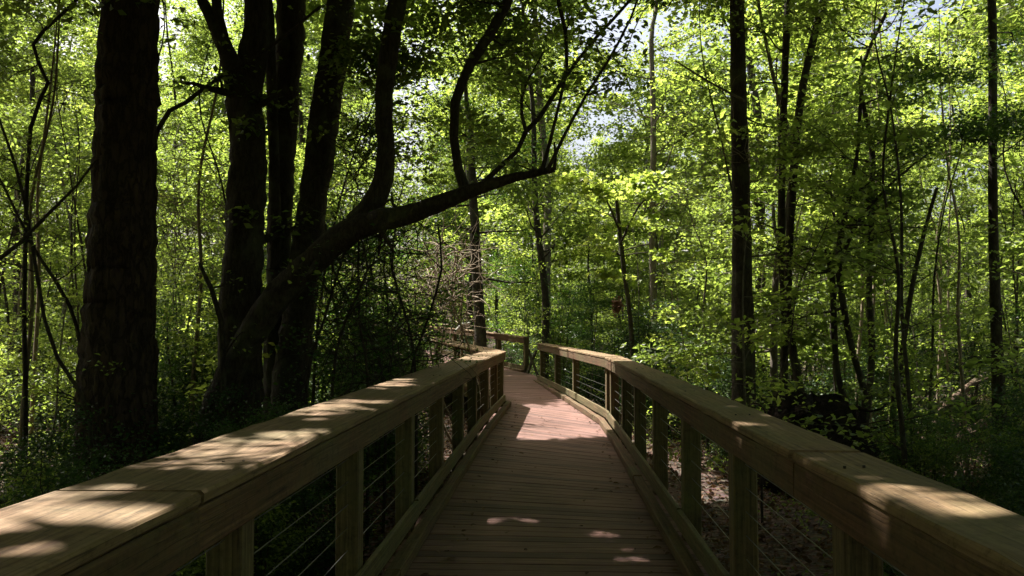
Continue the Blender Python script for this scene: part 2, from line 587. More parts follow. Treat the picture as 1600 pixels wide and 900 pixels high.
# ------------------------------------------------------------------ boardwalk deck
# left and right deck edges by station (x, y, z)
DL = np.array([(-1.06, -1.5, 0), (-1.06, 6, 0), (-1.05, 12, 0), (-1.04, 16.5, 0), (-1.6, 18.6, 0.06), (-3.3, 22.4, 0.26), (-7.2, 31.0, 0.72), (-10.5, 38.5, 1.1)])
DR = np.array([(1.0, -1.5, 0), (0.98, 6, 0), (0.95, 10.5, 0), (0.86, 13.8, 0), (0.25, 18.2, 0.0), (-0.6, 24.4, 0.16), (-4.6, 31.8, 0.62), (-8.1, 39.5, 1.1)])


def make_deck():
    mb = MB()
    g = np.random.default_rng(3)
    for s in range(len(DL) - 1):
        l0, l1, r0, r1 = DL[s], DL[s + 1], DR[s], DR[s + 1]
        ln = (np.linalg.norm(l1 - l0) + np.linalg.norm(r1 - r0)) / 2
        k = max(1, int(round(ln / 0.145)))
        for i in range(k):
            gap = 0.004 / (ln / k)
            a, b = (i + gap * 0.9) / k, (i + 1 - gap * 0.9) / k
            dz = g.normal(0, 0.0012)
            e = g.uniform(-0.012, 0.012, 2)
            pl0 = l0 + (l1 - l0) * a; pl1 = l0 + (l1 - l0) * b
            pr0 = r0 + (r1 - r0) * a; pr1 = r0 + (r1 - r0) * b
            d = (pr0 - pl0); d = d / np.linalg.norm(d)
            pl0 = pl0 - d * (0.06 + e[0]); pl1 = pl1 - d * (0.06 + e[0])
            pr0 = pr0 + d * (0.06 + e[1]); pr1 = pr1 + d * (0.06 + e[1])
            n2 = 5
            top, bot = [], []
            w = np.linspace(0, 1, n2)
            sag = g.normal(0, 0.0012, n2)
            A = pl0 + (pr0 - pl0) * w[:, None]; B = pl1 + (pr1 - pl1) * w[:, None]
            A[:, 2] += dz + sag; B[:, 2] += dz + sag * 0.6
            A2 = A.copy(); B2 = B.copy(); A2[:, 2] -= 0.036; B2[:, 2] -= 0.036
            # rounded long edges
            c = (B - A) / np.linalg.norm(B - A, axis=1)[:, None] * 0.004
            Ai = A + c; Bi = B - c
            Ao = A.copy(); Bo = B.copy(); Ao[:, 2] -= 0.004; Bo[:, 2] -= 0.004
            V = np.concatenate([A2, Ao, Ai, Bi, Bo, B2])
            F, U = [], []
            off = g.uniform(0, 40); ux = g.uniform(0, 30)
            vv = [0, 0.035, 0.04, 0.18, 0.185, 0.22]
            for q in range(5):
                for t in range(n2 - 1):
                    F.append([q * n2 + t, q * n2 + t + 1, (q + 1) * n2 + t + 1, (q + 1) * n2 + t])
                    U.append([[w[t] * 2 + ux, vv[q] + off], [w[t + 1] * 2 + ux, vv[q] + off], [w[t + 1] * 2 + ux, vv[q + 1] + off], [w[t] * 2 + ux, vv[q + 1] + off]])
            mb.add(V, F, U)
            for t in (0, n2 - 1):
                mb.add(V[[t, n2 + t, 2 * n2 + t, 3 * n2 + t, 4 * n2 + t, 5 * n2 + t]], [[0, 1, 2, 3, 4, 5]])
    o = mb.build('boardwalk', MAT['deck'])
    tag(o, 'reddish brown plank deck of the boardwalk running ahead and bending left', 'boardwalk', kind='structure')
    sc = MB()
    for i in range(110):
        y = -1.5 + (i + 0.5) * 0.1456
        for x in (-0.72, 0.0, 0.68):
            for dy in (-0.035, 0.035):
                a = np.linspace(0, 2 * math.pi, 7)[:-1]
                sc.add(np.column_stack([x + 0.006 * np.cos(a) + g.normal(0, 0.004), y + dy + 0.006 * np.sin(a), np.full(6, 0.0055)]), [list(range(6))])
    sc.build('screw_heads', MAT['screw'], parent=o)
    # joists and piles below
    fr = MB()
    for E, s in ((DL, 1), (DR, -1)):
        sweep(fr, E + np.array([0.1 * s, 0, -0.05]), rect(-0.025, 0.025, -0.2, 0))
    for i in range(1, 16):
        y = i * 1.75 - 1
        if y < 16:
            for x in (-0.9, 0.8):
                post(fr, x, y, GZ - 0.3, -0.25, 0.14)
    f = fr.build('boardwalk_frame', MAT['board'], parent=o)
    tag(f)


make_deck()


# ------------------------------------------------------------------ railings
def along(path, d):
    """point and heading at distance d along a path of 3-D points"""
    P = np.asarray(path, float)
    for i in range(len(P) - 1):
        L = np.linalg.norm(P[i + 1] - P[i])
        if d <= L or i == len(P) - 2:
            t = (P[i + 1] - P[i]) / L
            return P[i] + t * d, math.atan2(t[1], t[0])
        d -= L


def split_path(path, a, b):
    P = np.asarray(path, float)
    out = [along(P, a)[0]]
    d = 0
    for i in range(1, len(P)):
        d += np.linalg.norm(P[i] - P[i - 1])
        if a + 0.02 < d < b - 0.02:
            out.append(P[i])
    out.append(along(P, b)[0])
    return out


def refine(P, step=0.35):
    P = [np.asarray(p, float) for p in P]
    out = [P[0]]
    for i in range(len(P) - 1):
        k = max(1, int(np.linalg.norm(P[i + 1] - P[i]) / step))
        for j in range(1, k + 1):
            out.append(P[i] + (P[i + 1] - P[i]) * j / k)
    return out


def railing(label, path, side, cap_w, post_at, cap_h=1.12, joints=(), seed=1, cables=True, kick=True, board=0.14, offs=0.0):
    """path: the inner edge of the top rail at deck height; side=-1 the rail stands left of the walker, +1 right"""
    g = np.random.default_rng(seed)
    root = empty('railing', tuple(np.asarray(path[0], float)))
    org = np.asarray(path[0], float)
    tag(root, label, 'railing')
    P = np.asarray(path, float)
    total = sum(np.linalg.norm(P[i + 1] - P[i]) for i in range(len(P) - 1))

    def prof(a, b, z0, z1, c=0.006):
        lo, hi = (a, b) if side > 0 else (-b, -a)
        return rect(lo, hi, z0, z1, c)
    js = [0] + [j for j in joints if 0 < j < total] + [total]
    for i in range(len(js) - 1):
        mb = MB()
        seg = refine(split_path(P, js[i] + 0.004, js[i + 1] - 0.004), 0.16)
        seg = [s + np.array([0, 0, g.normal(0, 0.0015)]) for s in seg]
        dz = g.uniform(-0.003, 0.004); dx = g.uniform(-0.008, 0.008)
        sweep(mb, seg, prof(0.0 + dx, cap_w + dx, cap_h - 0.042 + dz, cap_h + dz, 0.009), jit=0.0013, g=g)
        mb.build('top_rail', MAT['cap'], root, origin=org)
    sc = MB()
    for d in post_at:
        if d < total - 0.1:
            p, a = along(P, d)
            nrm = np.array([math.sin(a), -math.cos(a), 0]) * side
            t = np.array([math.cos(a), math.sin(a), 0])
            for u in (0.09, 0.16) if cap_w < 0.35 else (0.09, 0.16, cap_w - 0.08):
                c = p + nrm * (u + g.normal(0, 0.006)) + t * g.normal(0, 0.02)
                q = np.linspace(0, 2 * math.pi, 9)[:-1]
                sc.add(np.column_stack([c[0] + 0.0055 * np.cos(q), c[1] + 0.0055 * np.sin(q), np.full(8, c[2] + cap_h + 0.007)]), [list(range(8))])
                q2 = np.column_stack([c[0] + 0.0055 * np.cos(q), c[1] + 0.0055 * np.sin(q)])
                V = np.vstack([np.column_stack([q2, np.full(8, c[2] + cap_h + 0.007)]), np.column_stack([q2, np.full(8, c[2] + cap_h - 0.02)])])
                sc.add(V, [[i_, i_ + 8, (i_ + 1) % 8 + 8, (i_ + 1) % 8] for i_ in range(8)])
    tag(sc.build('screw_heads', MAT['screw'], root, origin=org), kind='stuff')
    # band board under the cap
    for i in range(len(js) - 1):
        mb = MB()
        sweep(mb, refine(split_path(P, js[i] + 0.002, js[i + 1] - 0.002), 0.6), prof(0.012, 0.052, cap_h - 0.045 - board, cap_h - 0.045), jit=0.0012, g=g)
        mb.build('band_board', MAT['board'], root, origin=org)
    if kick:
        kj = sorted(set([0, total] + [p for k, p in enumerate(post_at) if k % 2 == 1]))
        kj = [k for k in kj if 0 <= k <= total]
        for i in range(len(kj) - 1):
            mb = MB()
            dz = g.uniform(-0.012, 0.012)
            sweep(mb, refine(split_path(P, kj[i] + 0.004, kj[i + 1] - 0.004), 0.5), prof(0.012, 0.05, 0.1 + dz, 0.235 + dz), jit=0.0015, g=g)
            mb.build('kick_board', MAT['postw'], root, origin=org)
        kj2 = [0] + [p + 0.4 for k, p in enumerate(post_at) if k % 2 == 0 and 0.5 < p + 0.4 < total - 0.5] + [total]
        for i in range(len(kj2) - 1):
            mb = MB()
            dz = g.uniform(-0.006, 0.006)
            sweep(mb, refine(split_path(P, kj2[i] + 0.005, kj2[i + 1] - 0.005), 0.5), prof(-0.1, -0.008, 0.012, 0.1 + dz), jit=0.002, g=g)
            mb.build('curb_board', MAT['board'], root, origin=org)
    for d in post_at:
        if d > total:
            continue
        p, a = along(P, d)
        nrm = np.array([math.sin(a), -math.cos(a), 0]) * side
        c = p + nrm * (0.054 + 0.068)
        mb = MB()
        gzv = float(gz(c[0], c[1])) - 0.2
        post(mb, c[0], c[1], gzv, p[2] + cap_h - 0.044, 0.132, a, (g.normal(0, 0.004), g.normal(0, 0.004)), g)
        mb.build('post', MAT['postw'], root, origin=org)
    if cables:
        for z in (0.34, 0.47, 0.6, 0.73, 0.86):
            mb = MB()
            pts = []
            for d in np.linspace(0.0, total, int(total / 0.9) + 2):
                p, a = along(P, d)
                nrm = np.array([math.sin(a), -math.cos(a), 0]) * side
                pts.append(p + nrm * 0.12 + np.array([0, 0, z]))
            tube(mb, pts, np.full(len(pts), 0.0024), 6)
            mb.build('cable', MAT['cable'], root, smooth=True, origin=org)
    return root


LEFT = [(-1.04, -0.6, 0), (-1.05, 3.5, 0), (-1.045, 8, 0), (-1.03, 12, 0), (-0.93, 16.4, 0), (-1.75, 18.5, 0.07), (-3.5, 22.6, 0.27), (-7.2, 31.0, 0.72)]
lp = [2.92 + 1.75 * n + 0.6 for n in range(-1, 8)] + [16.95, 18.6, 20.4, 22.2, 24.0, 26, 28]
railing('wide topped wooden railing on the left of the boardwalk, nearest cap lit in patches', LEFT, -1, 0.46, lp, joints=(3.0, 7.4, 11.6, 17.05, 21.5), seed=11)
RIGHT = [(0.98, -0.6, 0), (0.955, 3.0, 0), (0.93, 8, 0), (0.91, 11.5, 0), (0.87, 13.4, 0), (0.33, 17.8, 0), (-0.42, 22.5, 0.03)]
rp = [0.6 + 1.27 + 1.67 * n for n in range(0, 8)] + [14.2, 17.9, 20.4, 22.9]
railing('wooden railing on the right of the boardwalk, running ahead and bending at a sunlit panel', RIGHT, 1, 0.29, rp, joints=(3.9, 8.7, 14.0, 18.4), seed=12)
FAR = [(-0.86, 25.0, 0.17), (-2.6, 28.0, 0.34), (-6.0, 34.0, 0.6)]
fr_root = railing('far wooden railing crossing behind the left turn of the boardwalk', FAR, 1, 0.2, [0.1, 2.0, 3.9, 5.8, 7.7, 9.6], joints=(5.2,), seed=13, kick=True, board=0.16)
# pale diagonal braces at its end post
for (a, b) in (((822, 538), (842, 592)), ((838, 548), (818, 598))):
    p, q = at(*a, 25.3), at(*b, 24.7)
    mb = MB()
    tube(mb, np.linspace(p, q, 4), np.full(4, 0.045), 4)
    mb.build('brace', MAT['postw'], fr_root, origin=FAR[0])
# pale slanted panel on a stand, seen above the far railing
pn = empty('slanted_panel', tuple(at(722, 575, 27.5)))
tag(pn, 'small pale slanted board catching the sun above the far railing', 'panel')
mb = MB()
c0, c1 = at(717, 518, 27.5), at(729, 505, 27.5)
w = np.array([0.16, 0.09, 0.02]); t = np.array([-0.02, 0.02, 0.03])
V = [c0 - w, c0 + w, c1 + w, c1 - w]
V = V + [v + t for v in V]
mb.add(V, [[0, 1, 2, 3], [4, 7, 6, 5], [0, 4, 5, 1], [1, 5, 6, 2], [2, 6, 7, 3], [3, 7, 4, 0]])
mb.build('board', MAT['pale'], pn, origin=pn.location)
mb = MB()
b0 = at(722, 512, 27.53)
post(mb, b0[0], b0[1], -0.9, b0[2] - 0.03, 0.07)
mb.build('stand', MAT['postw'], pn, origin=pn.location)

# ------------------------------------------------------------------ trees


def sprout(tm, lp, path, rad, n, length, up=0.3, start=0.3, g=rng, sub=4, leaf_n=60, spread=0.3, flat=0.4, thick=0.35, azr=None, sides=5):
    """side branches off a limb; leaf positions are appended to lp"""
    P = np.asarray(path); m = len(P)
    for _ in range(n):
        i = int(g.uniform(start, 1.0) * (m - 1))
        p = P[i]; r = max(0.004, float(rad[i]) * thick)
        az = g.uniform(0, 2 * math.pi) if azr is None else g.uniform(*azr)
        ln = length * g.uniform(0.55, 1.15)
        d = np.array([math.cos(az), math.sin(az), up + g.normal(0, 0.2)])
        d /= np.linalg.norm(d)
        pts = [p]
        dd = d.copy()
        k = 6
        for j in range(k):
            dd = dd + g.normal(0, 0.16, 3) + np.array([0, 0, 0.04])
            dd /= np.linalg.norm(dd)
            pts.append(pts[-1] + dd * ln / k)
        pts = np.array(pts)
        tube(tm, pts, np.linspace(r, max(0.003, r * 0.2), k + 1), sides)
        for s in range(sub):
            j = g.uniform(0.35, 1.0) * k
            q = pts[int(j)] + (pts[min(int(j) + 1, k)] - pts[int(j)]) * (j - int(j))
            a2 = az + g.choice([-1, 1]) * g.uniform(0.3, 1.3)
            l2 = ln * g.uniform(0.2, 0.45)
            e = q + np.array([math.cos(a2), math.sin(a2), g.normal(0.1, 0.25)]) * l2
            mid = (q + e) / 2 + g.normal(0, 0.04 * l2, 3)
            tube(tm, [q, mid, e], [r * 0.35 + 0.002, r * 0.25 + 0.0015, 0.0015], 3)
            t = g.uniform(0.1, 1.1, leaf_n)[:, None]
            pp = q + (e - q) * t + g.normal(0, 1, (leaf_n, 3)) * np.array([spread, spread, spread * flat])
            lp.append(pp)


def make_tree(name, label, cat, base, limbs, leafspec, group=None, bark='bark', blobs=(), shape='diamond', lmat='leaf', lsize=0.09, seed=0, lump=0.05, sides=10, tilt=0.6):
    """limbs: list of (points, radii); leafspec: list of (limb index, dict for sprout)"""
    g = np.random.default_rng(seed)
    root = empty(name, tuple(base))
    tag(root, label, cat, group)
    tm, lp = MB(), []
    paths = []
    for pts, rad in limbs:
        P, rr = smooth_path(pts, 0.07 if np.max(rad) > 0.12 and abs(pts[0][1]) < 12 and pts[0][0] < -2 else 0.22, rad)
        nz = g.normal(0, 1, P.shape) * (rr[:, None] * 0.03)
        nz[0] = 0
        P = P + nz
        rr = rr * (1 + 0.02 * np.sin(np.arange(len(rr)) * 1.7))
        tube(tm, P, rr, sides if rr[0] > 0.05 else 6, lump, g)
        paths.append((P, rr))
    for i, kw in leafspec:
        sprout(tm, lp, paths[i][0], paths[i][1], g=g, **kw)
    for c, r, n in blobs:
        c = np.asarray(c)
        # a blob is a handful of sub-clumps, so the outline stays uneven
        k = max(3, int(n / 70))
        cc = c + np.clip(g.normal(0, 0.5, (k, 3)), -1.1, 1.1) * np.asarray(r)
        idx = g.integers(0, k, n)
        lp.append(cc[idx] + g.normal(0, 1, (n, 3)) * np.asarray([0.2, 0.2, 0.07]) * (0.5 + 0.5 * np.mean(r)))
        for q in cc[: k // 2]:
            e = q + g.normal(0, 0.25, 3)
            tube(tm, [c + (q - c) * 0.1, (c + q) / 2 + g.normal(0, 0.05, 3), e], [0.008, 0.005, 0.002], 3)
    tm.build('trunk', MAT[bark], root, smooth=True, origin=base)
    if lp:
        cm = MB()
        leaves(cm, carve(np.concatenate(lp), g) if base[0] or base[1] else np.concatenate(lp), lsize, shape, tilt, g=g)
        cm.build('crown', MAT[lmat], root, origin=base)
    return root


def trace(pts, d, ground=True, d1=None, wscale=1.0):
    """pixel path (px, py, width px) listed top first or base first -> 3-D points + radii; d may vary to d1"""
    n = len(pts)
    P, rr = [], []
    for i, (x, y, w) in enumerate(pts):
        dd = d if d1 is None else d + (d1 - d) * i / (n - 1)
        P.append(at(x, y, dd)); rr.append(w * dd / FPX / 2 * wscale)
    P = np.array(P)
    if ground:
        p = P[0].copy(); p[2] = float(gz(p[0], p[1])) - 0.15
        if P[0][2] > p[2] + 0.2:
            P = np.vstack([p, P]); rr = [rr[0] * 1.15] + rr
    return P, np.array(rr)


def up_extend(P, rr, top, sway=0.3, g=rng, r1=0.04):
    """continue a trunk above the frame up to height top"""
    d = P[-1] - P[-2]; d = d / np.linalg.norm(d)
    k = 5
    Q = [P[-1]]
    h = (top - P[-1][2]) / k
    for i in range(k):
        s = d * (h / max(0.3, d[2])) * 0.9 + np.array([g.normal(0, sway) * 0.3, g.normal(0, sway) * 0.3, 0])
        s[2] = h
        Q.append(Q[-1] + s)
    R2 = np.linspace(rr[-1], r1, k + 1)
    return np.vstack([P, Q[1:]]), np.concatenate([rr, R2[1:]])


# ---- left foreground: large pine
P, r = trace([(182, 760, 128), (183, 640, 116), (187, 500, 105), (192, 350, 98), (198, 200, 91), (206, 0, 86)], 8.2)
P, r = up_extend(P, r, 17, g=rng)
n0 = len(P)
make_tree('pine_tree', 'massive dark pine trunk standing left of the boardwalk, thickest trunk in the picture', 'tree', P[0],
          [(P, r)], [(0, dict(n=26, length=3.6, up=0.25, start=0.62, sub=5, leaf_n=150, spread=0.42, flat=0.5, thick=0.25))],
          bark='bark_pine', lmat='leaf_dark', lsize=0.13, seed=21, lump=0.035, sides=44)
# low bare limbs by the pine, separate saplings crossing in front
g0 = np.random.default_rng(5)
# ---- second trunk with fork
P, r = trace([(372, 640, 76), (376, 500, 65), (382, 350, 60), (388, 230, 56), (376, 130, 50)], 9.4)
f1, q1 = trace([(374, 140, 44), (352, 75, 26), (325, 20, 18), (300, -40, 14), (270, -140, 12)], 9.4, False)
f2, q2 = trace([(384, 150, 50), (396, 80, 44), (402, 0, 38), (400, -120, 34)], 9.5, False)
f3, q3 = trace([(358, 90, 22), (340, 20, 16), (336, -60, 14)], 9.4, False)
f2, q2 = up_extend(f2, q2, 15)
f1, q1 = up_extend(f1, q1, 12)
make_tree('hardwood_tree', 'dark forked trunk right of the massive pine, splitting high into three limbs', 'tree', P[0],
          [(P, r), (f1, q1), (f2, q2), (f3, q3)],
          [(1, dict(n=10, length=2.6, up=0.2, start=0.45, sub=5, leaf_n=130, spread=0.4)), (2, dict(n=22, length=3.2, up=0.2, start=0.4, sub=5, leaf_n=150, spread=0.42)),
           (0, dict(n=7, length=0.7, up=0.3, start=0.35, sub=2, leaf_n=22, spread=0.12))],
          lmat='leaf', lsize=0.1, seed=22, sides=18)
# ---- third slender
P, r = trace([(432, 600, 44), (436, 420, 38), (440, 280, 36), (449, 120, 42), (455, 0, 46)], 10.2)
P, r = up_extend(P, r, 14)
P2, r2 = trace([(430, 420, 20), (428, 250, 17), (424, 120, 17), (418, 0, 16), (405, -120, 14)], 9.9, False)
make_tree('hardwood_tree', 'narrow straight dark trunk between the forked trunk and the leaning trunk', 'tree', P[0],
          [(P, r), (P2, r2)], [(0, dict(n=16, length=2.8, up=0.2, start=0.6, sub=5, leaf_n=130, spread=0.4))], lmat='leaf_dark', lsize=0.1, seed=23, sides=14)
# ---- fourth, leaning right
P, r = trace([(452, 640, 58), (468, 480, 50), (486, 340, 46), (505, 200, 46), (525, 60, 45), (536, -40, 42)], 10.0)
P, r = up_extend(P, r, 15)
make_tree('hardwood_tree', 'dark trunk leaning slightly right behind the big slanting limb', 'tree', P[0],
          [(P, r)], [(0, dict(n=22, length=3.4, up=0.15, start=0.58, sub=5, leaf_n=150, spread=0.45)),
                     (0, dict(n=8, length=1.2, up=0.0, start=0.4, sub=3, leaf_n=50, spread=0.2))], lmat='leaf', lsize=0.1, seed=24, sides=16)
# ---- slanting tree with long limb over the walk
D5 = 8.9
P, r = trace([(322, 690, 42), (356, 592, 43), (396, 518, 44), (438, 458, 44), (500, 398, 44), (545, 363, 42), (590, 345, 36), (645, 333, 30), (700, 312, 26), (735, 298, 22), (785, 283, 16), (830, 272, 12), (866, 265, 9)], D5, True, 8.2)
a1, b1 = trace([(560, 350, 44), (592, 300, 34), (603, 240, 28), (600, 160, 28), (608, 80, 30), (622, 0, 28), (640, -80, 26)], D5, False)
a1, b1 = up_extend(a1, b1, 12, r1=0.03)
a2, b2 = trace([(728, 300, 18), (716, 265, 15), (709, 215, 14), (712, 160, 15), (735, 100, 16), (765, 55, 17), (790, 10, 16), (812, -60, 14), (830, -200, 10)], 8.5, False)
a3, b3 = trace([(748, 293, 11), (780, 262, 9), (808, 236, 8), (822, 205, 9), (842, 185, 8), (880, 125, 7), (930, 60, 6), (985, 0, 5), (1040, -80, 4)], 8.4, False)
a4, b4 = trace([(846, 268, 8), (858, 228, 6), (872, 170, 5), (886, 110, 6), (884, 50, 7), (872, 0, 7), (862, -70, 6)], 8.2, False)
a5, b5 = trace([(856, 265, 7), (880, 215, 6), (915, 150, 5), (950, 95, 5), (985, 30, 4), (1010, -40, 4)], 8.1, False)
a6, b6 = trace([(822, 206, 8), (815, 180, 6), (815, 155, 5), (822, 130, 4), (850, 80, 3)], 8.3, False)
a7, b7 = trace([(866, 265, 7), (868, 245, 5), (866, 222, 3)], 8.2, False)
lf = lambda n, l, ln=60, sp=0.18, st=0.35: dict(n=n, length=l, up=0.15, start=st, sub=4, leaf_n=ln, spread=sp, flat=0.45)
make_tree('hardwood_tree', 'slanting tree whose long mossy limb arches over the left railing and the walk', 'tree', P[0],
          [(P, r), (a1, b1), (a2, b2), (a3, b3), (a4, b4), (a5, b5), (a6, b6), (a7, b7)],
          [(1, lf(14, 1.7, 60, 0.25)), (2, lf(12, 1.0, 34)), (3, lf(12, 0.8, 12, 0.14)), (4, lf(8, 0.6, 8, 0.12)), (5, lf(9, 0.6, 8, 0.12)), (0, dict(n=5, length=0.5, up=-0.2, start=0.5, sub=2, leaf_n=10, spread=0.1))],
          blobs=[(at(660, 70, 9.4), (0.9, 0.6, 0.5), 2400), (at(600, 230, 9.6), (0.5, 0.5, 0.45), 900), (at(760, 190, 9.2), (0.5, 0.5, 0.3), 450),
                 (at(560, 120, 9.6), (0.6, 0.6, 0.5), 1300), (at(800, 40, 9.5), (0.5, 0.6, 0.25), 500), (at(640, -180, 9.5), (2.5, 2.5, 0.8), 7000)],
          lmat='leaf', lsize=0.08, shape='oval', seed=25, sides=16)
# ---- hardwoods added for shade: crown over the boardwalk from just outside the frame
for k, (x, y, h) in enumerate(((-6.5, 2.5, 12), (-5.0, -2.5, 12), (-8.5, 6.5, 12), (-10.0, 10.0, 13))):
    b = np.array([x, y, float(gz(x, y)) - 0.1])
    P = np.array([b, b + [0.1, 0.1, 4], b + [0.3, 0.1, 8], b + [0.2, 0.4, h]])
    make_tree('hardwood_tree', 'tall hardwood added outside the left edge to shade the planks, ' + ('second nearest', 'nearest, behind the viewer', 'second farthest', 'farthest')[k], 'tree', b, [(P, [0.22, 0.18, 0.13, 0.04])],
              [(0, dict(n=50, length=4.2, up=0.1, start=0.5, sub=6, leaf_n=190, spread=0.45, thick=0.3))], group='hardwoods added left of the frame for shade', lmat='leaf', lsize=0.12, seed=60 + k, sides=12)

# ---- right side traced trees
def rtree(label, limb_px, d, top=None, leafs=(), blobs=(), bark='bark', lmat='leaf', lsize=0.075, seed=1, name='hardwood_tree', group=None, sides=10, shape='diamond'):
    limbs = []
    for i, (pts, dd) in enumerate(limb_px):
        P, r = trace(pts, dd, i == 0)
        if top and i < len(top) and top[i]:
            P, r = up_extend(P, r, top[i], r1=0.02, g=np.random.default_rng(seed))
        limbs.append((P, r))
    return make_tree(name, label, 'tree', limbs[0][0][0], limbs, leafs, group, bark, blobs, shape, lmat, lsize, seed, 0.04, sides)


rtree('tall straight trunk right of the railing bend, widest trunk on the right side', [([(1162, 660, 36), (1160, 500, 32), (1158, 330, 28), (1154, 160, 25), (1151, 0, 22)], 12.5)], 12.5, [17],
      [(0, dict(n=14, length=2.6, up=0.2, start=0.6, sub=5, leaf_n=90, spread=0.35)), (0, dict(n=16, length=1.1, up=0.15, start=0.25, sub=3, leaf_n=14, spread=0.16, thick=0.1))],
      bark='bark', seed=31, sides=14)
rtree('slender stem, left one of the close pair right of the tall straight trunk', [([(1224, 640, 13), (1226, 500, 11), (1221, 380, 11), (1224, 200, 11), (1231, 0, 11)], 13.4)], 13, [13],
      [(0, dict(n=16, length=1.6, up=0.15, start=0.3, sub=4, leaf_n=34, spread=0.2, thick=0.3))], seed=32)
rtree('slender stem, right one of the close pair, curved at the foot and leaning right', [([(1252, 630, 14), (1238, 540, 12), (1232, 440, 12), (1238, 300, 12), (1252, 150, 12), (1286, 0, 11)], 13.0)], 13, [12],
      [(0, dict(n=16, length=1.6, up=0.15, start=0.3, sub=4, leaf_n=34, spread=0.2, thick=0.3))], seed=33)
rtree('clump of thin curved stems rising beside the uprooted stump', [
      ([(1345, 690, 12), (1352, 620, 10), (1335, 560, 9), (1318, 480, 10), (1310, 400, 10), (1322, 330, 8), (1338, 250, 6), (1345, 150, 5)], 12.6),
      ([(1340, 690, 12), (1320, 630, 10), (1306, 560, 9), (1300, 430, 9), (1290, 390, 5)], 12.7),
      ([(1350, 680, 10), (1362, 560, 10), (1358, 440, 9), (1362, 330, 9), (1362, 230, 9), (1345, 120, 6), (1385, 20, 5)], 13.2),
      ([(1312, 410, 6), (1345, 340, 5), (1400, 280, 4), (1450, 240, 3)], 12.6)], 13, None,
      [(0, dict(n=14, length=1.2, up=0.05, start=0.45, sub=4, leaf_n=40, spread=0.2, flat=0.25, thick=0.5)), (2, dict(n=18, length=1.5, up=0.05, start=0.45, sub=4, leaf_n=50, spread=0.24, flat=0.25, thick=0.5)),
       (3, dict(n=6, length=0.8, up=0.0, start=0.3, sub=3, leaf_n=30, spread=0.2, flat=0.25, thick=0.5))], lmat='leaf', lsize=0.08, seed=34,
      blobs=[(at(1290, 212, 12.4), (1.1, 0.8, 0.1), 900), (at(1400, 215, 12.4), (0.7, 0.7, 0.1), 700), (at(1240, 235, 12.2), (0.8, 0.7, 0.12), 700)])
rtree('dark straight trunk near the right edge of the picture', [([(1562, 670, 22), (1557, 520, 17), (1552, 350, 14), (1551, 180, 13), (1549, 0, 12)], 12.0)], 12, [14],
      [(0, dict(n=30, length=2.1, up=0.1, start=0.35, sub=4, leaf_n=90, spread=0.28, flat=0.3, thick=0.25))], lmat='leaf_dark', seed=35, 
      blobs=[(at(1500, 205, 11), (0.9, 0.7, 0.12), 900), (at(1580, 190, 11), (0.7, 0.7, 0.12), 800), (at(1490, 120, 11.5), (0.8, 0.6, 0.3), 900)])
rtree('thin dark stem leaning right with a bare broken top, right of the stem clump', [([(1395, 640, 9), (1408, 560, 8), (1425, 450, 7), (1445, 360, 6), (1464, 294, 5)], 12.2)], 12, None,
      [(0, dict(n=5, length=0.5, up=0.3, start=0.2, sub=2, leaf_n=5, spread=0.1))], seed=36)
rtree('bright yellow green maple sapling over the railing bend', [([(990, 600, 8), (985, 500, 7), (972, 400, 7), (965, 330, 6), (960, 285, 4)], 19), ([(968, 360, 4), (940, 300, 3), (905, 280, 2)], 18.5), ([(970, 380, 4), (1000, 320, 3), (1040, 290, 2)], 18.8)], 19, None,
      [(0, dict(n=6, length=1.0, up=0.2, start=0.55, sub=3, leaf_n=18, spread=0.14)), (1, dict(n=5, length=0.7, up=0.1, start=0.3, sub=3, leaf_n=22, spread=0.14)), (2, dict(n=5, length=0.7, up=0.1, start=0.3, sub=3, leaf_n=22, spread=0.14))],
      blobs=[(at(935, 290, 18.6), (0.6, 0.5, 0.28), 420), (at(1010, 285, 18.8), (0.5, 0.5, 0.25), 300), (at(960, 425, 18.6), (0.35, 0.4, 0.15), 160)],
      lmat='leaf_bright', lsize=0.15, shape='lobed', seed=37, name='maple_sapling')
rtree('pale slim trunk rising just right of the maple sapling', [([(1026, 610, 12), (1022, 480, 11), (1019, 350, 10), (1021, 200, 9), (1018, 60, 7)], 21)], 21, [13],
      [(0, dict(n=22, length=2.0, up=0.3, start=0.3, sub=4, leaf_n=26, spread=0.28, thick=0.3))], bark='bark_pale', lmat='leaf_bright', lsize=0.11, seed=38)
rtree('dark trunk behind the far railing left of the gap', [([(752, 560, 20), (748, 480, 18), (744, 400, 16), (740, 320, 14)], 27)], 27, [12],
      [(0, dict(n=24, length=2.6, up=0.2, start=0.3, sub=5, leaf_n=50, spread=0.35, thick=0.3))], lmat='leaf_dark', lsize=0.11, seed=39)

# ------------------------------------------------------------------ prototypes copied through the wood
def child_copy(root, loc, rz, sc, label=None, group=None):
    r = root.copy(); COL.objects.link(r)
    r.location = loc; r.rotation_euler = (0, 0, rz); r.scale = (sc, sc, sc)
    if label:
        r['label'] = label
    if group:
        r['group'] = group
    for ch in [c for c in COL.objects if c.parent == root]:
        c = ch.copy(); COL.objects.link(c); c.parent = r
    return r


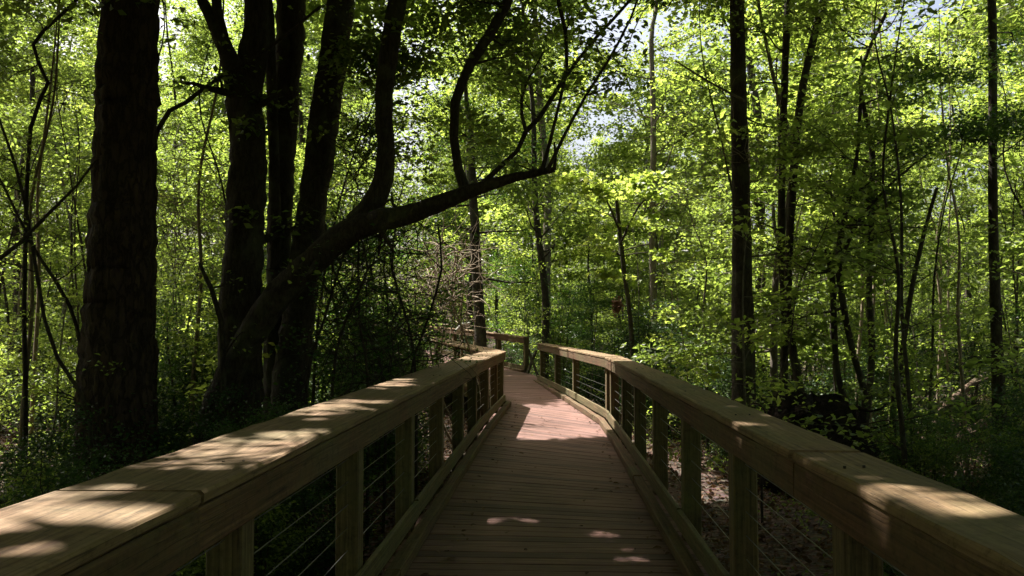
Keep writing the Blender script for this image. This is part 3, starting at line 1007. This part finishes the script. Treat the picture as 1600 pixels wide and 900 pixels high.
def proto(name, cat, h, r0, cb, br, nb, sub, leaf_n, spread, flat, up, lsize, lmat, bark, seed, lean=0.3, shape='diamond', stems=1, thick=0.3):
    g = np.random.default_rng(seed)
    limbs, ls = [], []
    for s in range(stems):
        k = 6
        a = g.uniform(0, 6.28)
        sx = np.array([math.cos(a), math.sin(a), 0]) * (lean if stems == 1 else lean + 0.6)
        pts = [np.array([0, 0, -0.2]) + sx * 0.05]
        hh = h * (1 if s == 0 else g.uniform(0.6, 0.95))
        for i in range(1, k + 1):
            f = i / k
            pts.append(np.array([0, 0, hh * f]) + sx * f ** 1.3 * h * 0.12 + np.append(g.normal(0, 0.02 * h * f, 2), 0))
        limbs.append((np.array(pts), np.linspace(r0, r0 * 0.15, k + 1)))
        ls.append((s, dict(n=nb // stems, length=br, up=up, start=cb, sub=sub, leaf_n=leaf_n, spread=spread, flat=flat, thick=thick, sides=4)))
    return make_tree(name, 'x', cat, (0, 0, 0), limbs, ls, None, bark, (), shape, lmat, lsize, seed, 0.04, 8)


PROT = {
    'tall': [proto('hardwood_tree', 'tree', 21, 0.15, 0.25, 3.2, 40, 5, 64, 0.3, 0.4, 0.35, 0.2, 'leaf', 'bark', 101),
             proto('hardwood_tree', 'tree', 18, 0.12, 0.2, 2.8, 38, 5, 64, 0.3, 0.4, 0.4, 0.19, 'leaf_bright', 'bark', 102),
             proto('hardwood_tree', 'tree', 20, 0.17, 0.3, 3.0, 38, 5, 64, 0.3, 0.4, 0.3, 0.2, 'leaf', 'bark_pale', 103)],
    'mid': [proto('understory_tree', 'tree', 8.5, 0.06, 0.18, 1.9, 34, 4, 54, 0.24, 0.22, 0.12, 0.14, 'leaf_bright', 'bark', 111),
            proto('understory_tree', 'tree', 7.5, 0.05, 0.15, 1.7, 30, 4, 54, 0.24, 0.22, 0.1, 0.13, 'leaf', 'bark', 112, stems=2),
            proto('understory_tree', 'tree', 9.5, 0.07, 0.2, 2.0, 34, 4, 54, 0.24, 0.22, 0.15, 0.14, 'leaf', 'bark_pale', 113)],
    'sap': [proto('sapling', 'sapling', 5.0, 0.028, 0.2, 0.9, 18, 3, 18, 0.15, 0.3, 0.3, 0.09, 'leaf', 'bark', 121, lean=0.8),
            proto('sapling', 'sapling', 4.2, 0.022, 0.2, 0.8, 16, 3, 18, 0.15, 0.3, 0.3, 0.09, 'leaf_bright', 'bark_pale', 122, lean=1.0)],
    'bare': [proto('bare_sapling', 'sapling', 7.0, 0.03, 0.25, 0.8, 14, 3, 5, 0.12, 0.5, 0.5, 0.08, 'leaf', 'bark', 151, lean=1.2),
             proto('bare_sapling', 'sapling', 5.5, 0.024, 0.2, 0.7, 14, 3, 4, 0.12, 0.5, 0.4, 0.08, 'leaf_bright', 'bark', 152, lean=2.2),
             proto('bare_sapling', 'sapling', 8.0, 0.035, 0.3, 0.9, 14, 3, 5, 0.12, 0.5, 0.5, 0.08, 'leaf', 'twig', 153, lean=0.6)],
    'dark': [proto('shade_toned_shrub', 'shrub', 4.4, 0.035, 0.12, 1.1, 34, 4, 60, 0.2, 0.6, 0.2, 0.075, 'leaf_dark', 'bark', 141, stems=2),  # shade put into the leaf colour of these shrubs
             proto('shade_toned_shrub', 'shrub', 3.6, 0.03, 0.1, 1.0, 30, 4, 60, 0.2, 0.6, 0.2, 0.07, 'leaf_dark', 'bark', 142, stems=3)],
    'shrub': [proto('shrub', 'shrub', 1.9, 0.018, 0.1, 0.75, 30, 3, 36, 0.12, 0.7, 0.5, 0.06, 'leaf', 'bark', 131, stems=5, thick=0.5),
              proto('shrub', 'shrub', 1.5, 0.015, 0.1, 0.65, 30, 3, 36, 0.11, 0.7, 0.4, 0.055, 'leaf_wax', 'bark', 132, stems=5, thick=0.5),
              proto('shrub', 'shrub', 2.4, 0.02, 0.1, 0.85, 32, 3, 36, 0.14, 0.6, 0.5, 0.065, 'leaf_wax', 'bark', 133, stems=4, thick=0.5)],
}


def px_of(x, y, z=1.6):
    v = _M.T @ (np.array([x, y, z]) - CAM)
    return 800 + v[0] / -v[2] * FPX


def near_path(x, y, m):
    if y < 26 and -1.7 - m < x - min(0, -(y - 16) * 0.16 if y > 16 else 0) < 1.3 + m:
        return True
    # the left-going arm
    a = np.array([-1.5, 19.0]); b = np.array([-9, 36.0])
    ab = b - a; t = np.clip(((np.array([x, y]) - a) @ ab) / (ab @ ab), 0, 1)
    return np.linalg.norm(np.array([x, y]) - a - ab * t) < 1.7 + m


used = {k: [False] * len(v) for k, v in PROT.items()}
g1 = np.random.default_rng(99)


def place(kind, x, y, sc=1.0, var=None, label=None, group=None):
    v = var if var is not None else int(g1.integers(0, len(PROT[kind])))
    loc = (x, y, float(gz(x, y)) - 0.03); rz = g1.uniform(0, 6.28)
    p = PROT[kind][v]
    if not used[kind][v]:
        used[kind][v] = True
        p.location = loc; p.rotation_euler = (0, 0, rz); p.scale = (sc,) * 3
        p['label'] = label; p['group'] = group
        return p
    return child_copy(p, loc, rz, sc, label, group)


def zone(px, y):
    if px < 640:
        return 'left of the boardwalk'
    if px < 900:
        return 'straight ahead beyond the boardwalk'
    return 'right of the boardwalk'


def scatter(kind, n, y0, y1, mind, size, seed, px0=-120, px1=1720, margin=0.6, skip=None, desc='', power=1.0):
    g = np.random.default_rng(seed)
    pts = []
    tries = 0
    lim = {'tall': 3.4, 'mid': 2.2}.get(kind, 0)
    while len(pts) < n and tries < 20000:
        tries += 1
        y = y0 + (y1 - y0) * g.uniform() ** power
        px = g.uniform(px0, px1)
        p = at(px, 500, y)
        x = p[0]
        if lim and (-14 < x < 0.5) and abs((y - 15.0) + x * 0.7) < lim + 0.9:
            continue
        if near_path(x, y, margin) or (skip and skip(px, y)):
            continue
        if any((x - a) ** 2 + (y - b) ** 2 < mind ** 2 for a, b in pts):
            continue
        pts.append((x, y))
        sc = g.uniform(*size)
        o = place(kind, x, y, sc, None, 'x', '%s %s' % (desc, zone(px, y)))
        SCAT.append((o, kind, desc, px, y))


SCAT = []
MARKS = [(-400, 'the left edge'), (185, 'the massive pine'), (385, 'the forked trunk'), (500, 'the leaning trunk'), (600, 'the slanting limb'), (750, 'the dark trunk'),
         (830, 'the railing gap'), (968, 'the maple sapling'), (1155, 'the tall straight trunk'), (1238, 'the stem pair'), (1335, 'the stem clump'), (1556, 'the right trunk'), (2100, 'the right edge')]
ORD = ['leftmost', 'second from left', 'third from left', 'fourth from left', 'fifth from left', 'sixth from left', 'seventh from left', 'eighth from left', 'ninth from left', 'tenth from left']


def label_scattered():
    look = {'leaf': 'green', 'leaf_bright': 'yellow-green', 'leaf_wax': 'glossy', 'leaf_dark': 'deep-green'}
    bins = {}
    for o, kind, desc, px, y in SCAT:
        i = max(k for k in range(len(MARKS) - 1) if MARKS[k][0] <= px or k == 0)
        dist = 'nearby' if y < 14 else ('mid-distance' if y < 28 else 'far' if y < 45 else 'farthest')
        crown = [c for c in COL.objects if c.parent == o and c.name.startswith('crown')][0].data.materials[0]
        kd = [k for k, m in MAT.items() if m == crown][0]
        bins.setdefault((desc, i, dist, look[kd]), []).append((px, o))
    for (desc, i, dist, lk), L_ in bins.items():
        L_.sort(key=lambda t: t[0])
        a, b = MARKS[i][1], MARKS[i + 1][1]
        for k, (px, o) in enumerate(L_):
            o['label'] = '%s %s %s between %s and %s' % (dist, lk, desc, a, b) + (', ' + ORD[min(k, 9)] if len(L_) > 1 else '')


clear = lambda px, y: (1170 < px < 1400 and y < 13.5) or (1440 < px < 1600 and y < 16 and y > 9) or (640 < px < 800 and y < 31)
skyhole = lambda px, y: (860 < px < 1010) or (1430 < px < 1500 and y < 40)
scatter('tall', 62, 17, 62, 2.6, (0.8, 1.15), 201, skip=skyhole, margin=1.0, desc='tall hardwood', power=0.8)
scatter('tall', 6, 40, 62, 2.6, (0.55, 0.7), 202, px0=850, px1=1120, desc='tall hardwood')
scatter('mid', 54, 13, 50, 1.9, (0.8, 1.25), 203, margin=1.3, desc='understory tree', power=0.9, skip=lambda px, y: clear(px, y) or (y < 17 and (850 < px < 1180 or px < 520)))
scatter('sap', 100, 9, 34, 0.9, (0.7, 1.2), 204, margin=0.7, desc='sapling', skip=lambda px, y: clear(px, y) or (600 < px < 1050 and y < 20))
scatter('bare', 75, 9.5, 24, 0.6, (0.8, 1.3), 208, margin=0.8, desc='bare sapling', skip=lambda px, y: 520 < px < 1040 and y < 17)
scatter('shrub', 160, 8, 40, 0.8, (0.7, 1.4), 205, margin=0.5, desc='shrub', power=0.8, skip=clear)
scatter('shrub', 26, 4.2, 9, 0.8, (0.5, 0.8), 206, px0=-100, px1=640, margin=0.5, desc='low shrub')
scatter('shrub', 26, 5.5, 10, 0.8, (0.45, 0.7), 207, px0=1250, px1=1720, margin=1.4, desc='low shrub', skip=lambda px, y: px < 1400 and y > 7)
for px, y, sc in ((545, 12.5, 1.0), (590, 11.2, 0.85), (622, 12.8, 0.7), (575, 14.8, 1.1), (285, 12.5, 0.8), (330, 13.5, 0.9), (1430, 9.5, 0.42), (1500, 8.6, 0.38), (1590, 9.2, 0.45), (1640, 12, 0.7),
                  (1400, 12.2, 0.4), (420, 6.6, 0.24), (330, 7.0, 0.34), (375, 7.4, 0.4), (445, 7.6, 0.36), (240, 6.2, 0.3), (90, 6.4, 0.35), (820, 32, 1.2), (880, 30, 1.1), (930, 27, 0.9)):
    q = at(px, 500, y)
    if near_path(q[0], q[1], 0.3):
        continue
    SCAT.append((place('dark', q[0], q[1], sc, None, 'x', 'shrubs darkened for shade'), 'dark', 'shrub darkened for shade', px, y))
label_scattered()
# prototypes nobody placed are removed
for k, v in PROT.items():
    for i, p in enumerate(v):
        if not used[k][i]:
            for c in [c for c in COL.objects if c.parent == p]:
                bpy.data.objects.remove(c)
            bpy.data.objects.remove(p)

# ------------------------------------------------------------------ far woods
def far_woods():
    g = np.random.default_rng(301)
    mb = MB()
    K = 2600
    cx = g.uniform(-85, 75, K); cyy = g.uniform(56, 92, K)
    pxs = np.array([px_of(a, b) for a, b in zip(cx, cyy)])
    hole = (pxs > 860) & (pxs < 1010)
    top = np.where(hole, 16, 27)
    cz = g.uniform(0.0, 1, K) ** 1.3 * top
    idx = g.integers(0, K, 260000)
    P = np.stack([cx, cyy, cz], 1)[idx] + g.normal(0, 1, (260000, 3)) * [1.5, 1.5, 0.8]
    leaves(mb, P, 0.42, 'diamond', 0.8, g=g)
    o = mb.build('far_woods', MAT['leaf'])
    tag(o, 'distant mass of green forest foliage closing the view', 'woods', kind='stuff')


far_woods()


def shade_woods():  # foliage masses added to shade the walk and cut sky light
    g = np.random.default_rng(311)
    mb = MB()
    K = 1500
    az = g.uniform(0, 2 * math.pi, K)
    rad = g.uniform(9, 30, K)
    cx, cyv = np.cos(az) * rad, np.sin(az) * rad
    # only what lies outside the picture: behind and beside the walk
    ok = (cyv < 2) | (np.abs(cx) > (cyv + 3) * 1.15)
    ok &= ~((np.abs(cx) < 3) & (cyv < 0))
    cx, cyv = cx[ok], cyv[ok]
    cz = g.uniform(0, 1, len(cx)) * 14
    C = np.stack([cx, cyv, cz], 1)
    P = C[g.integers(0, len(cx), 60000)] + g.normal(0, 1, (60000, 3)) * [0.9, 0.9, 0.5]
    # loose canopy added over the walk to block sky and sun
    Q = np.stack([g.uniform(-11, 7, 75000), g.uniform(-16, 13, 75000), g.uniform(7.5, 14, 75000)], 1)
    Q2 = np.stack([g.uniform(-11, 1, 22000), g.uniform(12.5, 17, 22000), g.uniform(9, 14, 22000)], 1)
    Q3 = np.stack([g.uniform(-9, -4, 6000), g.uniform(20, 28, 6000), g.uniform(12, 16, 6000)], 1)
    Q = np.concatenate([Q, Q2, Q3])
    leaves(mb, carve(np.concatenate([P, Q]), g), 0.42, 'diamond', 0.7, g=g)
    o = mb.build('added_shade_woods', MAT['leaf'])
    tag(o, 'dense green foliage added around and over the near boardwalk to shade it', 'woods', kind='stuff')


shade_woods()


# ------------------------------------------------------------------ forest floor litter and low plants
def litter():
    g = np.random.default_rng(302)
    mb = MB()
    n = 90000
    y = 2 + 24 * g.uniform(0, 1, n) ** 0.8
    x = g.uniform(-0.72, 0.68, n) * (y + 3)
    z = gz(x, y) + g.uniform(0.005, 0.05, n)
    leaves(mb, np.stack([x, y, z], 1), 0.075, 'oval', 0.75, 0.0, g=g)
    o = mb.build('leaf_litter', MAT['litter'])
    tag(o, 'brown fallen leaves covering the forest floor', 'leaf litter', kind='stuff')
    mb = MB()
    K = 1500
    cyv = 3.5 + 34 * g.uniform(0, 1, K); cx = g.uniform(-0.75, 0.7, K) * (cyv + 3)
    ok = np.array([not near_path(a, b, 0.35) for a, b in zip(cx, cyv)])
    # leave the litter clearing right of the walk open
    ok &= ~((cx > 1.2) & (cx < 3.0) & (cyv > 8) & (cyv < 15)) | (rng.uniform(0, 1, K) < 0.3)
    cx, cyv = cx[ok], cyv[ok]
    idx = g.integers(0, len(cx), 70000)
    P = np.stack([cx, cyv], 1)[idx] + g.normal(0, 0.22, (70000, 2))
    z = gz(P[:, 0], P[:, 1]) + np.abs(g.normal(0.12, 0.14, 70000))
    leaves(mb, np.column_stack([P, z]), 0.06, 'diamond', 0.6, g=g)
    o = mb.build('ground_cover', MAT['leaf'])
    tag(o, 'low green plants covering the ground between the trees', 'ground cover', kind='stuff')


litter()


def deck_bits():
    g = np.random.default_rng(320)
    mb = MB()
    n = 260
    y = 1.5 + 18 * g.uniform(0, 1, n) ** 1.3
    side = g.choice([-1, 1], n)
    x = np.where(g.uniform(0, 1, n) < 0.6, side * g.uniform(0.6, 0.84, n), g.uniform(-0.85, 0.8, n))
    x = np.clip(x, -0.86, 0.8 - np.clip(y - 13, 0, 9) * 0.13)
    leaves(mb, np.column_stack([x, y, np.full(n, 0.008)]), 0.06, 'oval', 0.25, 0.0, g=g)
    o = mb.build('fallen_leaves', MAT['litter'])
    tag(o, 'dry brown leaves scattered on the planks of the boardwalk', 'fallen leaves', kind='stuff')


deck_bits()

# ------------------------------------------------------------------ uprooted stump and fallen logs
def stump():
    g = np.random.default_rng(303)
    c = at(1268, 672, 11.6)
    base = np.array([c[0], c[1], float(gz(c[0], c[1]))])
    root = empty('uprooted_stump', tuple(base))
    tag(root, 'dark uprooted root ball with twisted roots behind the right railing', 'stump')
    mb = MB()
    nu, nv = 26, 16
    V = []
    for i in range(nv):
        for j in range(nu):
            th = math.pi * (i / (nv - 1)); ph = 2 * math.pi * j / nu
            rr = 1 + 0.22 * math.sin(3 * ph + 1) * math.sin(th) + 0.07 * g.normal() + 0.12 * math.sin(7 * ph + 5 * th)
            V.append((base[0] + 0.72 * rr * math.sin(th) * math.cos(ph), base[1] + 0.45 * rr * math.sin(th) * math.sin(ph), base[2] + 0.5 + 0.8 * rr * math.cos(th)))
    F = [[i * nu + j, i * nu + (j + 1) % nu, (i + 1) * nu + (j + 1) % nu, (i + 1) * nu + j] for i in range(nv - 1) for j in range(nu)]
    mb.add(V, F)
    mb.build('root_ball', MAT['soil'], root, smooth=True, origin=base)
    mb = MB()
    for k in range(60):
        a = g.uniform(0, 6.28)
        p = base + np.array([math.cos(a) * 0.55, math.sin(a) * 0.35, g.uniform(0.3, 1.25)])
        d = np.array([math.cos(a), math.sin(a), g.uniform(-0.2, 0.7)])
        pts = [p]
        for q in range(6):
            d = d + g.normal(0, 0.35, 3); d /= np.linalg.norm(d)
            pts.append(pts[-1] + d * g.uniform(0.07, 0.16))
        r0 = g.uniform(0.012, 0.04)
        tube(mb, pts, np.linspace(r0, 0.004, 7), 5, 0.1, g)
    mb.build('roots', MAT['soil'], root, smooth=True, origin=base)


stump()


def log(label, a, b, r0, r1, mat='bark_pale', name='fallen_log', seed=1, stubs=3):
    g = np.random.default_rng(seed)
    P, rr = smooth_path([a, (np.asarray(a) + b) / 2 + g.normal(0, 0.06, 3), b], 0.08, [r0, (r0 + r1) / 2, r1])
    mb = MB()
    tube(mb, P, rr, 10, 0.06, g)
    for _ in range(stubs):
        i = g.integers(2, len(P) - 1)
        d = g.normal(0, 1, 3); d[2] = abs(d[2])
        d /= np.linalg.norm(d)
        tube(mb, [P[i], P[i] + d * 0.25, P[i] + d * 0.5 + g.normal(0, 0.05, 3)], [rr[i] * 0.3, rr[i] * 0.2, 0.005], 5)
    o = mb.build(name, MAT[mat], smooth=True, origin=a)
    o.location = a
    tag(o, label, 'log')


log('sunlit brown fallen log propped diagonally right of the stem clump', at(1440, 690, 13.5), at(1532, 590, 14.5), 0.075, 0.05, 'log_bark', seed=4)
log('paler fallen log lying lower and closer to the right edge trunk', at(1490, 690, 13.2), at(1566, 640, 14.2), 0.08, 0.06, 'log_bark', seed=5)
log('grey dead branch curving in the dark tree beside the right edge trunk', at(1425, 205, 11.5), at(1482, 215, 11.5), 0.012, 0.008, 'twig', 'dead_branch', 6)
log('thin pale dead branch crossing in front of the tall straight trunk', at(1055, 95, 12), at(1165, 158, 12.2), 0.012, 0.02, 'bark_pale', 'dead_branch', 7)


# bare criss-cross stems on the left
def stem(label, pts, d, name='bare_sapling', mat='bark', seed=1, twigs=8, tl=0.5, ln=6, lm='leaf', group=None):
    P, r = trace(pts, d, True)
    make_tree(name, label, 'sapling', P[0], [(P, r)], [(0, dict(n=twigs, length=tl, up=0.35, start=0.35, sub=3, leaf_n=ln, spread=0.12, thick=0.5))], group, mat, (), 'diamond', lm, 0.06, seed, 0.03, 6)


stem('thin bare stem leaning up left, crossing others at the left edge', [(140, 660, 7), (90, 560, 6), (70, 500, 6), (35, 300, 5), (0, 190, 4), (-40, 80, 3)], 7.4, seed=71)
stem('thin bare stem rising from left edge towards the massive pine', [(-20, 420, 7), (30, 380, 6), (80, 330, 5), (120, 290, 4), (150, 250, 3)], 7.0, seed=72)
stem('kinked bare stem rising to the top left corner', [(40, 640, 8), (38, 450, 7), (48, 200, 6), (75, 130, 6), (52, 70, 6), (120, 0, 5), (160, -60, 4)], 9.5, seed=73, ln=10)
stem('arched bare limb reaching right from behind the massive pine', [(235, 640, 8), (228, 400, 8), (245, 205, 8), (290, 160, 7), (345, 120, 6), (420, 75, 5), (500, 10, 4)], 9.0, seed=74, twigs=12)
stem('short broken stem leaning left in front of the forked trunk', [(350, 640, 10), (345, 500, 9), (330, 450, 8), (312, 412, 5)], 8.6, seed=75, twigs=2)
stem('thin bare stem slanting down right at the left edge', [(130, 600, 6), (110, 480, 6), (60, 400, 5), (10, 300, 4), (-20, 240, 3)], 8.0, seed=76)
TL = ['thin stem leaning right below the slanting limb, second from left of its tangle', 'thin upright stem in the middle of the tangle below the limb',
      'thin stem leaning far left across the tangle below the limb', 'thin stem leaning left at the right side of the tangle',
      'rightmost thin stem of the tangle, leaning right', 'leftmost thin stem of the tangle, leaning right']
for k, (x0, x1, dd) in enumerate(((520, 575, 8.6), (575, 560, 9.0), (600, 520, 9.4), (650, 612, 9.5), (640, 690, 9.8), (480, 530, 8.9))):
    g = np.random.default_rng(400 + k)
    stem(TL[k], [(x0, 600, 5), ((x0 + x1) / 2 + g.normal(0, 8), 500, 4), (x1, 420, 4), (x1 + g.normal(0, 10), 350, 3)], dd, seed=410 + k,
         twigs=14, tl=0.45, ln=8, lm='leaf_dark', group='thin stems tangled below the slanting limb')


# dark vines and dead twigs hanging in the tangle
def tangle(label, px0, px1, py0, py1, d0, d1, n, seed, mat='bark', name='vine_tangle', r=0.006):
    g = np.random.default_rng(seed)
    mb = MB()
    c0 = at((px0 + px1) / 2, py1, (d0 + d1) / 2)
    for k in range(n):
        p = at(g.uniform(px0, px1), g.uniform(py0, py1), g.uniform(d0, d1))
        d = np.array([g.normal(0, 0.9), g.normal(0, 0.4), g.choice([-1, 1]) * g.uniform(0.0, 1.0)]); d /= np.linalg.norm(d)
        pts = [p]
        for q in range(8):
            d = d + g.normal(0, 0.22, 3); d /= np.linalg.norm(d)
            pts.append(pts[-1] + d * 0.13)
        tube(mb, pts, np.linspace(g.uniform(0.4, 1.3) * r, r * 0.3, 9), 4)
    o = mb.build(name, MAT[mat], smooth=True, origin=c0)
    o.location = c0
    tag(o, label, 'vines')


tangle('dark tangle of vines and twigs hanging below the slanting limb', 500, 660, 380, 590, 8.6, 10.0, 260, 801)
tangle('dark vines hanging around the upright limb of the slanting tree', 540, 620, 170, 400, 9.0, 10.0, 120, 802)
tangle('tan dead twigs between the massive pine and the forked trunk', 255, 350, 210, 420, 12, 14, 150, 803, 'twig', 'twig_tangle', 0.007)
tangle('fine dead twigs around the middle of the tall straight trunk', 1050, 1200, 180, 420, 12, 14, 150, 804, 'twig', 'twig_tangle', 0.005)


# dead brush in the middle
def brush():
    g = np.random.default_rng(304)
    c = at(690, 470, 14.5)
    base = np.array([c[0], c[1], float(gz(c[0], c[1]))])
    mb = MB()
    for k in range(170):
        s = base + np.array([g.normal(0, 0.36), g.normal(0, 0.4), g.uniform(2.35, 3.8)])
        d = np.array([g.normal(0, 0.6), g.normal(0, 0.4), g.normal(0.1, 0.7)]); d /= np.linalg.norm(d)
        pts = [s]
        for q in range(7):
            d = d + g.normal(0, 0.25, 3) + np.array([0, 0, -0.07]); d /= np.linalg.norm(d)
            pts.append(pts[-1] + d * 0.16)
        tube(mb, pts, np.linspace(g.uniform(0.006, 0.016), 0.002, 8), 4)
    for k in range(4):
        s = base + np.array([g.normal(0, 0.5), g.normal(0, 0.4), -0.1])
        e = base + np.array([g.normal(0, 0.6), g.normal(0, 0.4), g.uniform(2.8, 3.8)])
        P, rr = smooth_path([s, (s + e) / 2 + g.normal(0, 0.2, 3), e], 0.25, [0.03, 0.02, 0.01])
        tube(mb, P, rr, 5)
    o = mb.build('dead_brush', MAT['twig'], smooth=True, origin=base)
    o.location = base
    tag(o, 'tangle of tan dead twigs behind the left railing before the turn', 'dead brush')


brush()

# small reddish brown clump hanging by the maple sapling
g = np.random.default_rng(305)
mb = MB()
c = at(965, 478, 17.5)
leaves(mb, c + g.normal(0, 1, (260, 3)) * [0.045, 0.045, 0.07], 0.09, 'oval', 1.0, g=g)
mb2 = MB()
o = mb.build('dead_leaf_clump', simple_mat('russet_leaf', (0.16, 0.08, 0.045)), origin=c)
o.location = c
tag(o, 'small russet clump of dead leaves caught below the maple sapling', 'leaf clump')
print('OBJ', len(bpy.data.objects), 'polys', sum(len(o.data.polygons) for o in bpy.data.objects if o.type == 'MESH'), 'uniq', sum(len(m.polygons) for m in bpy.data.meshes))
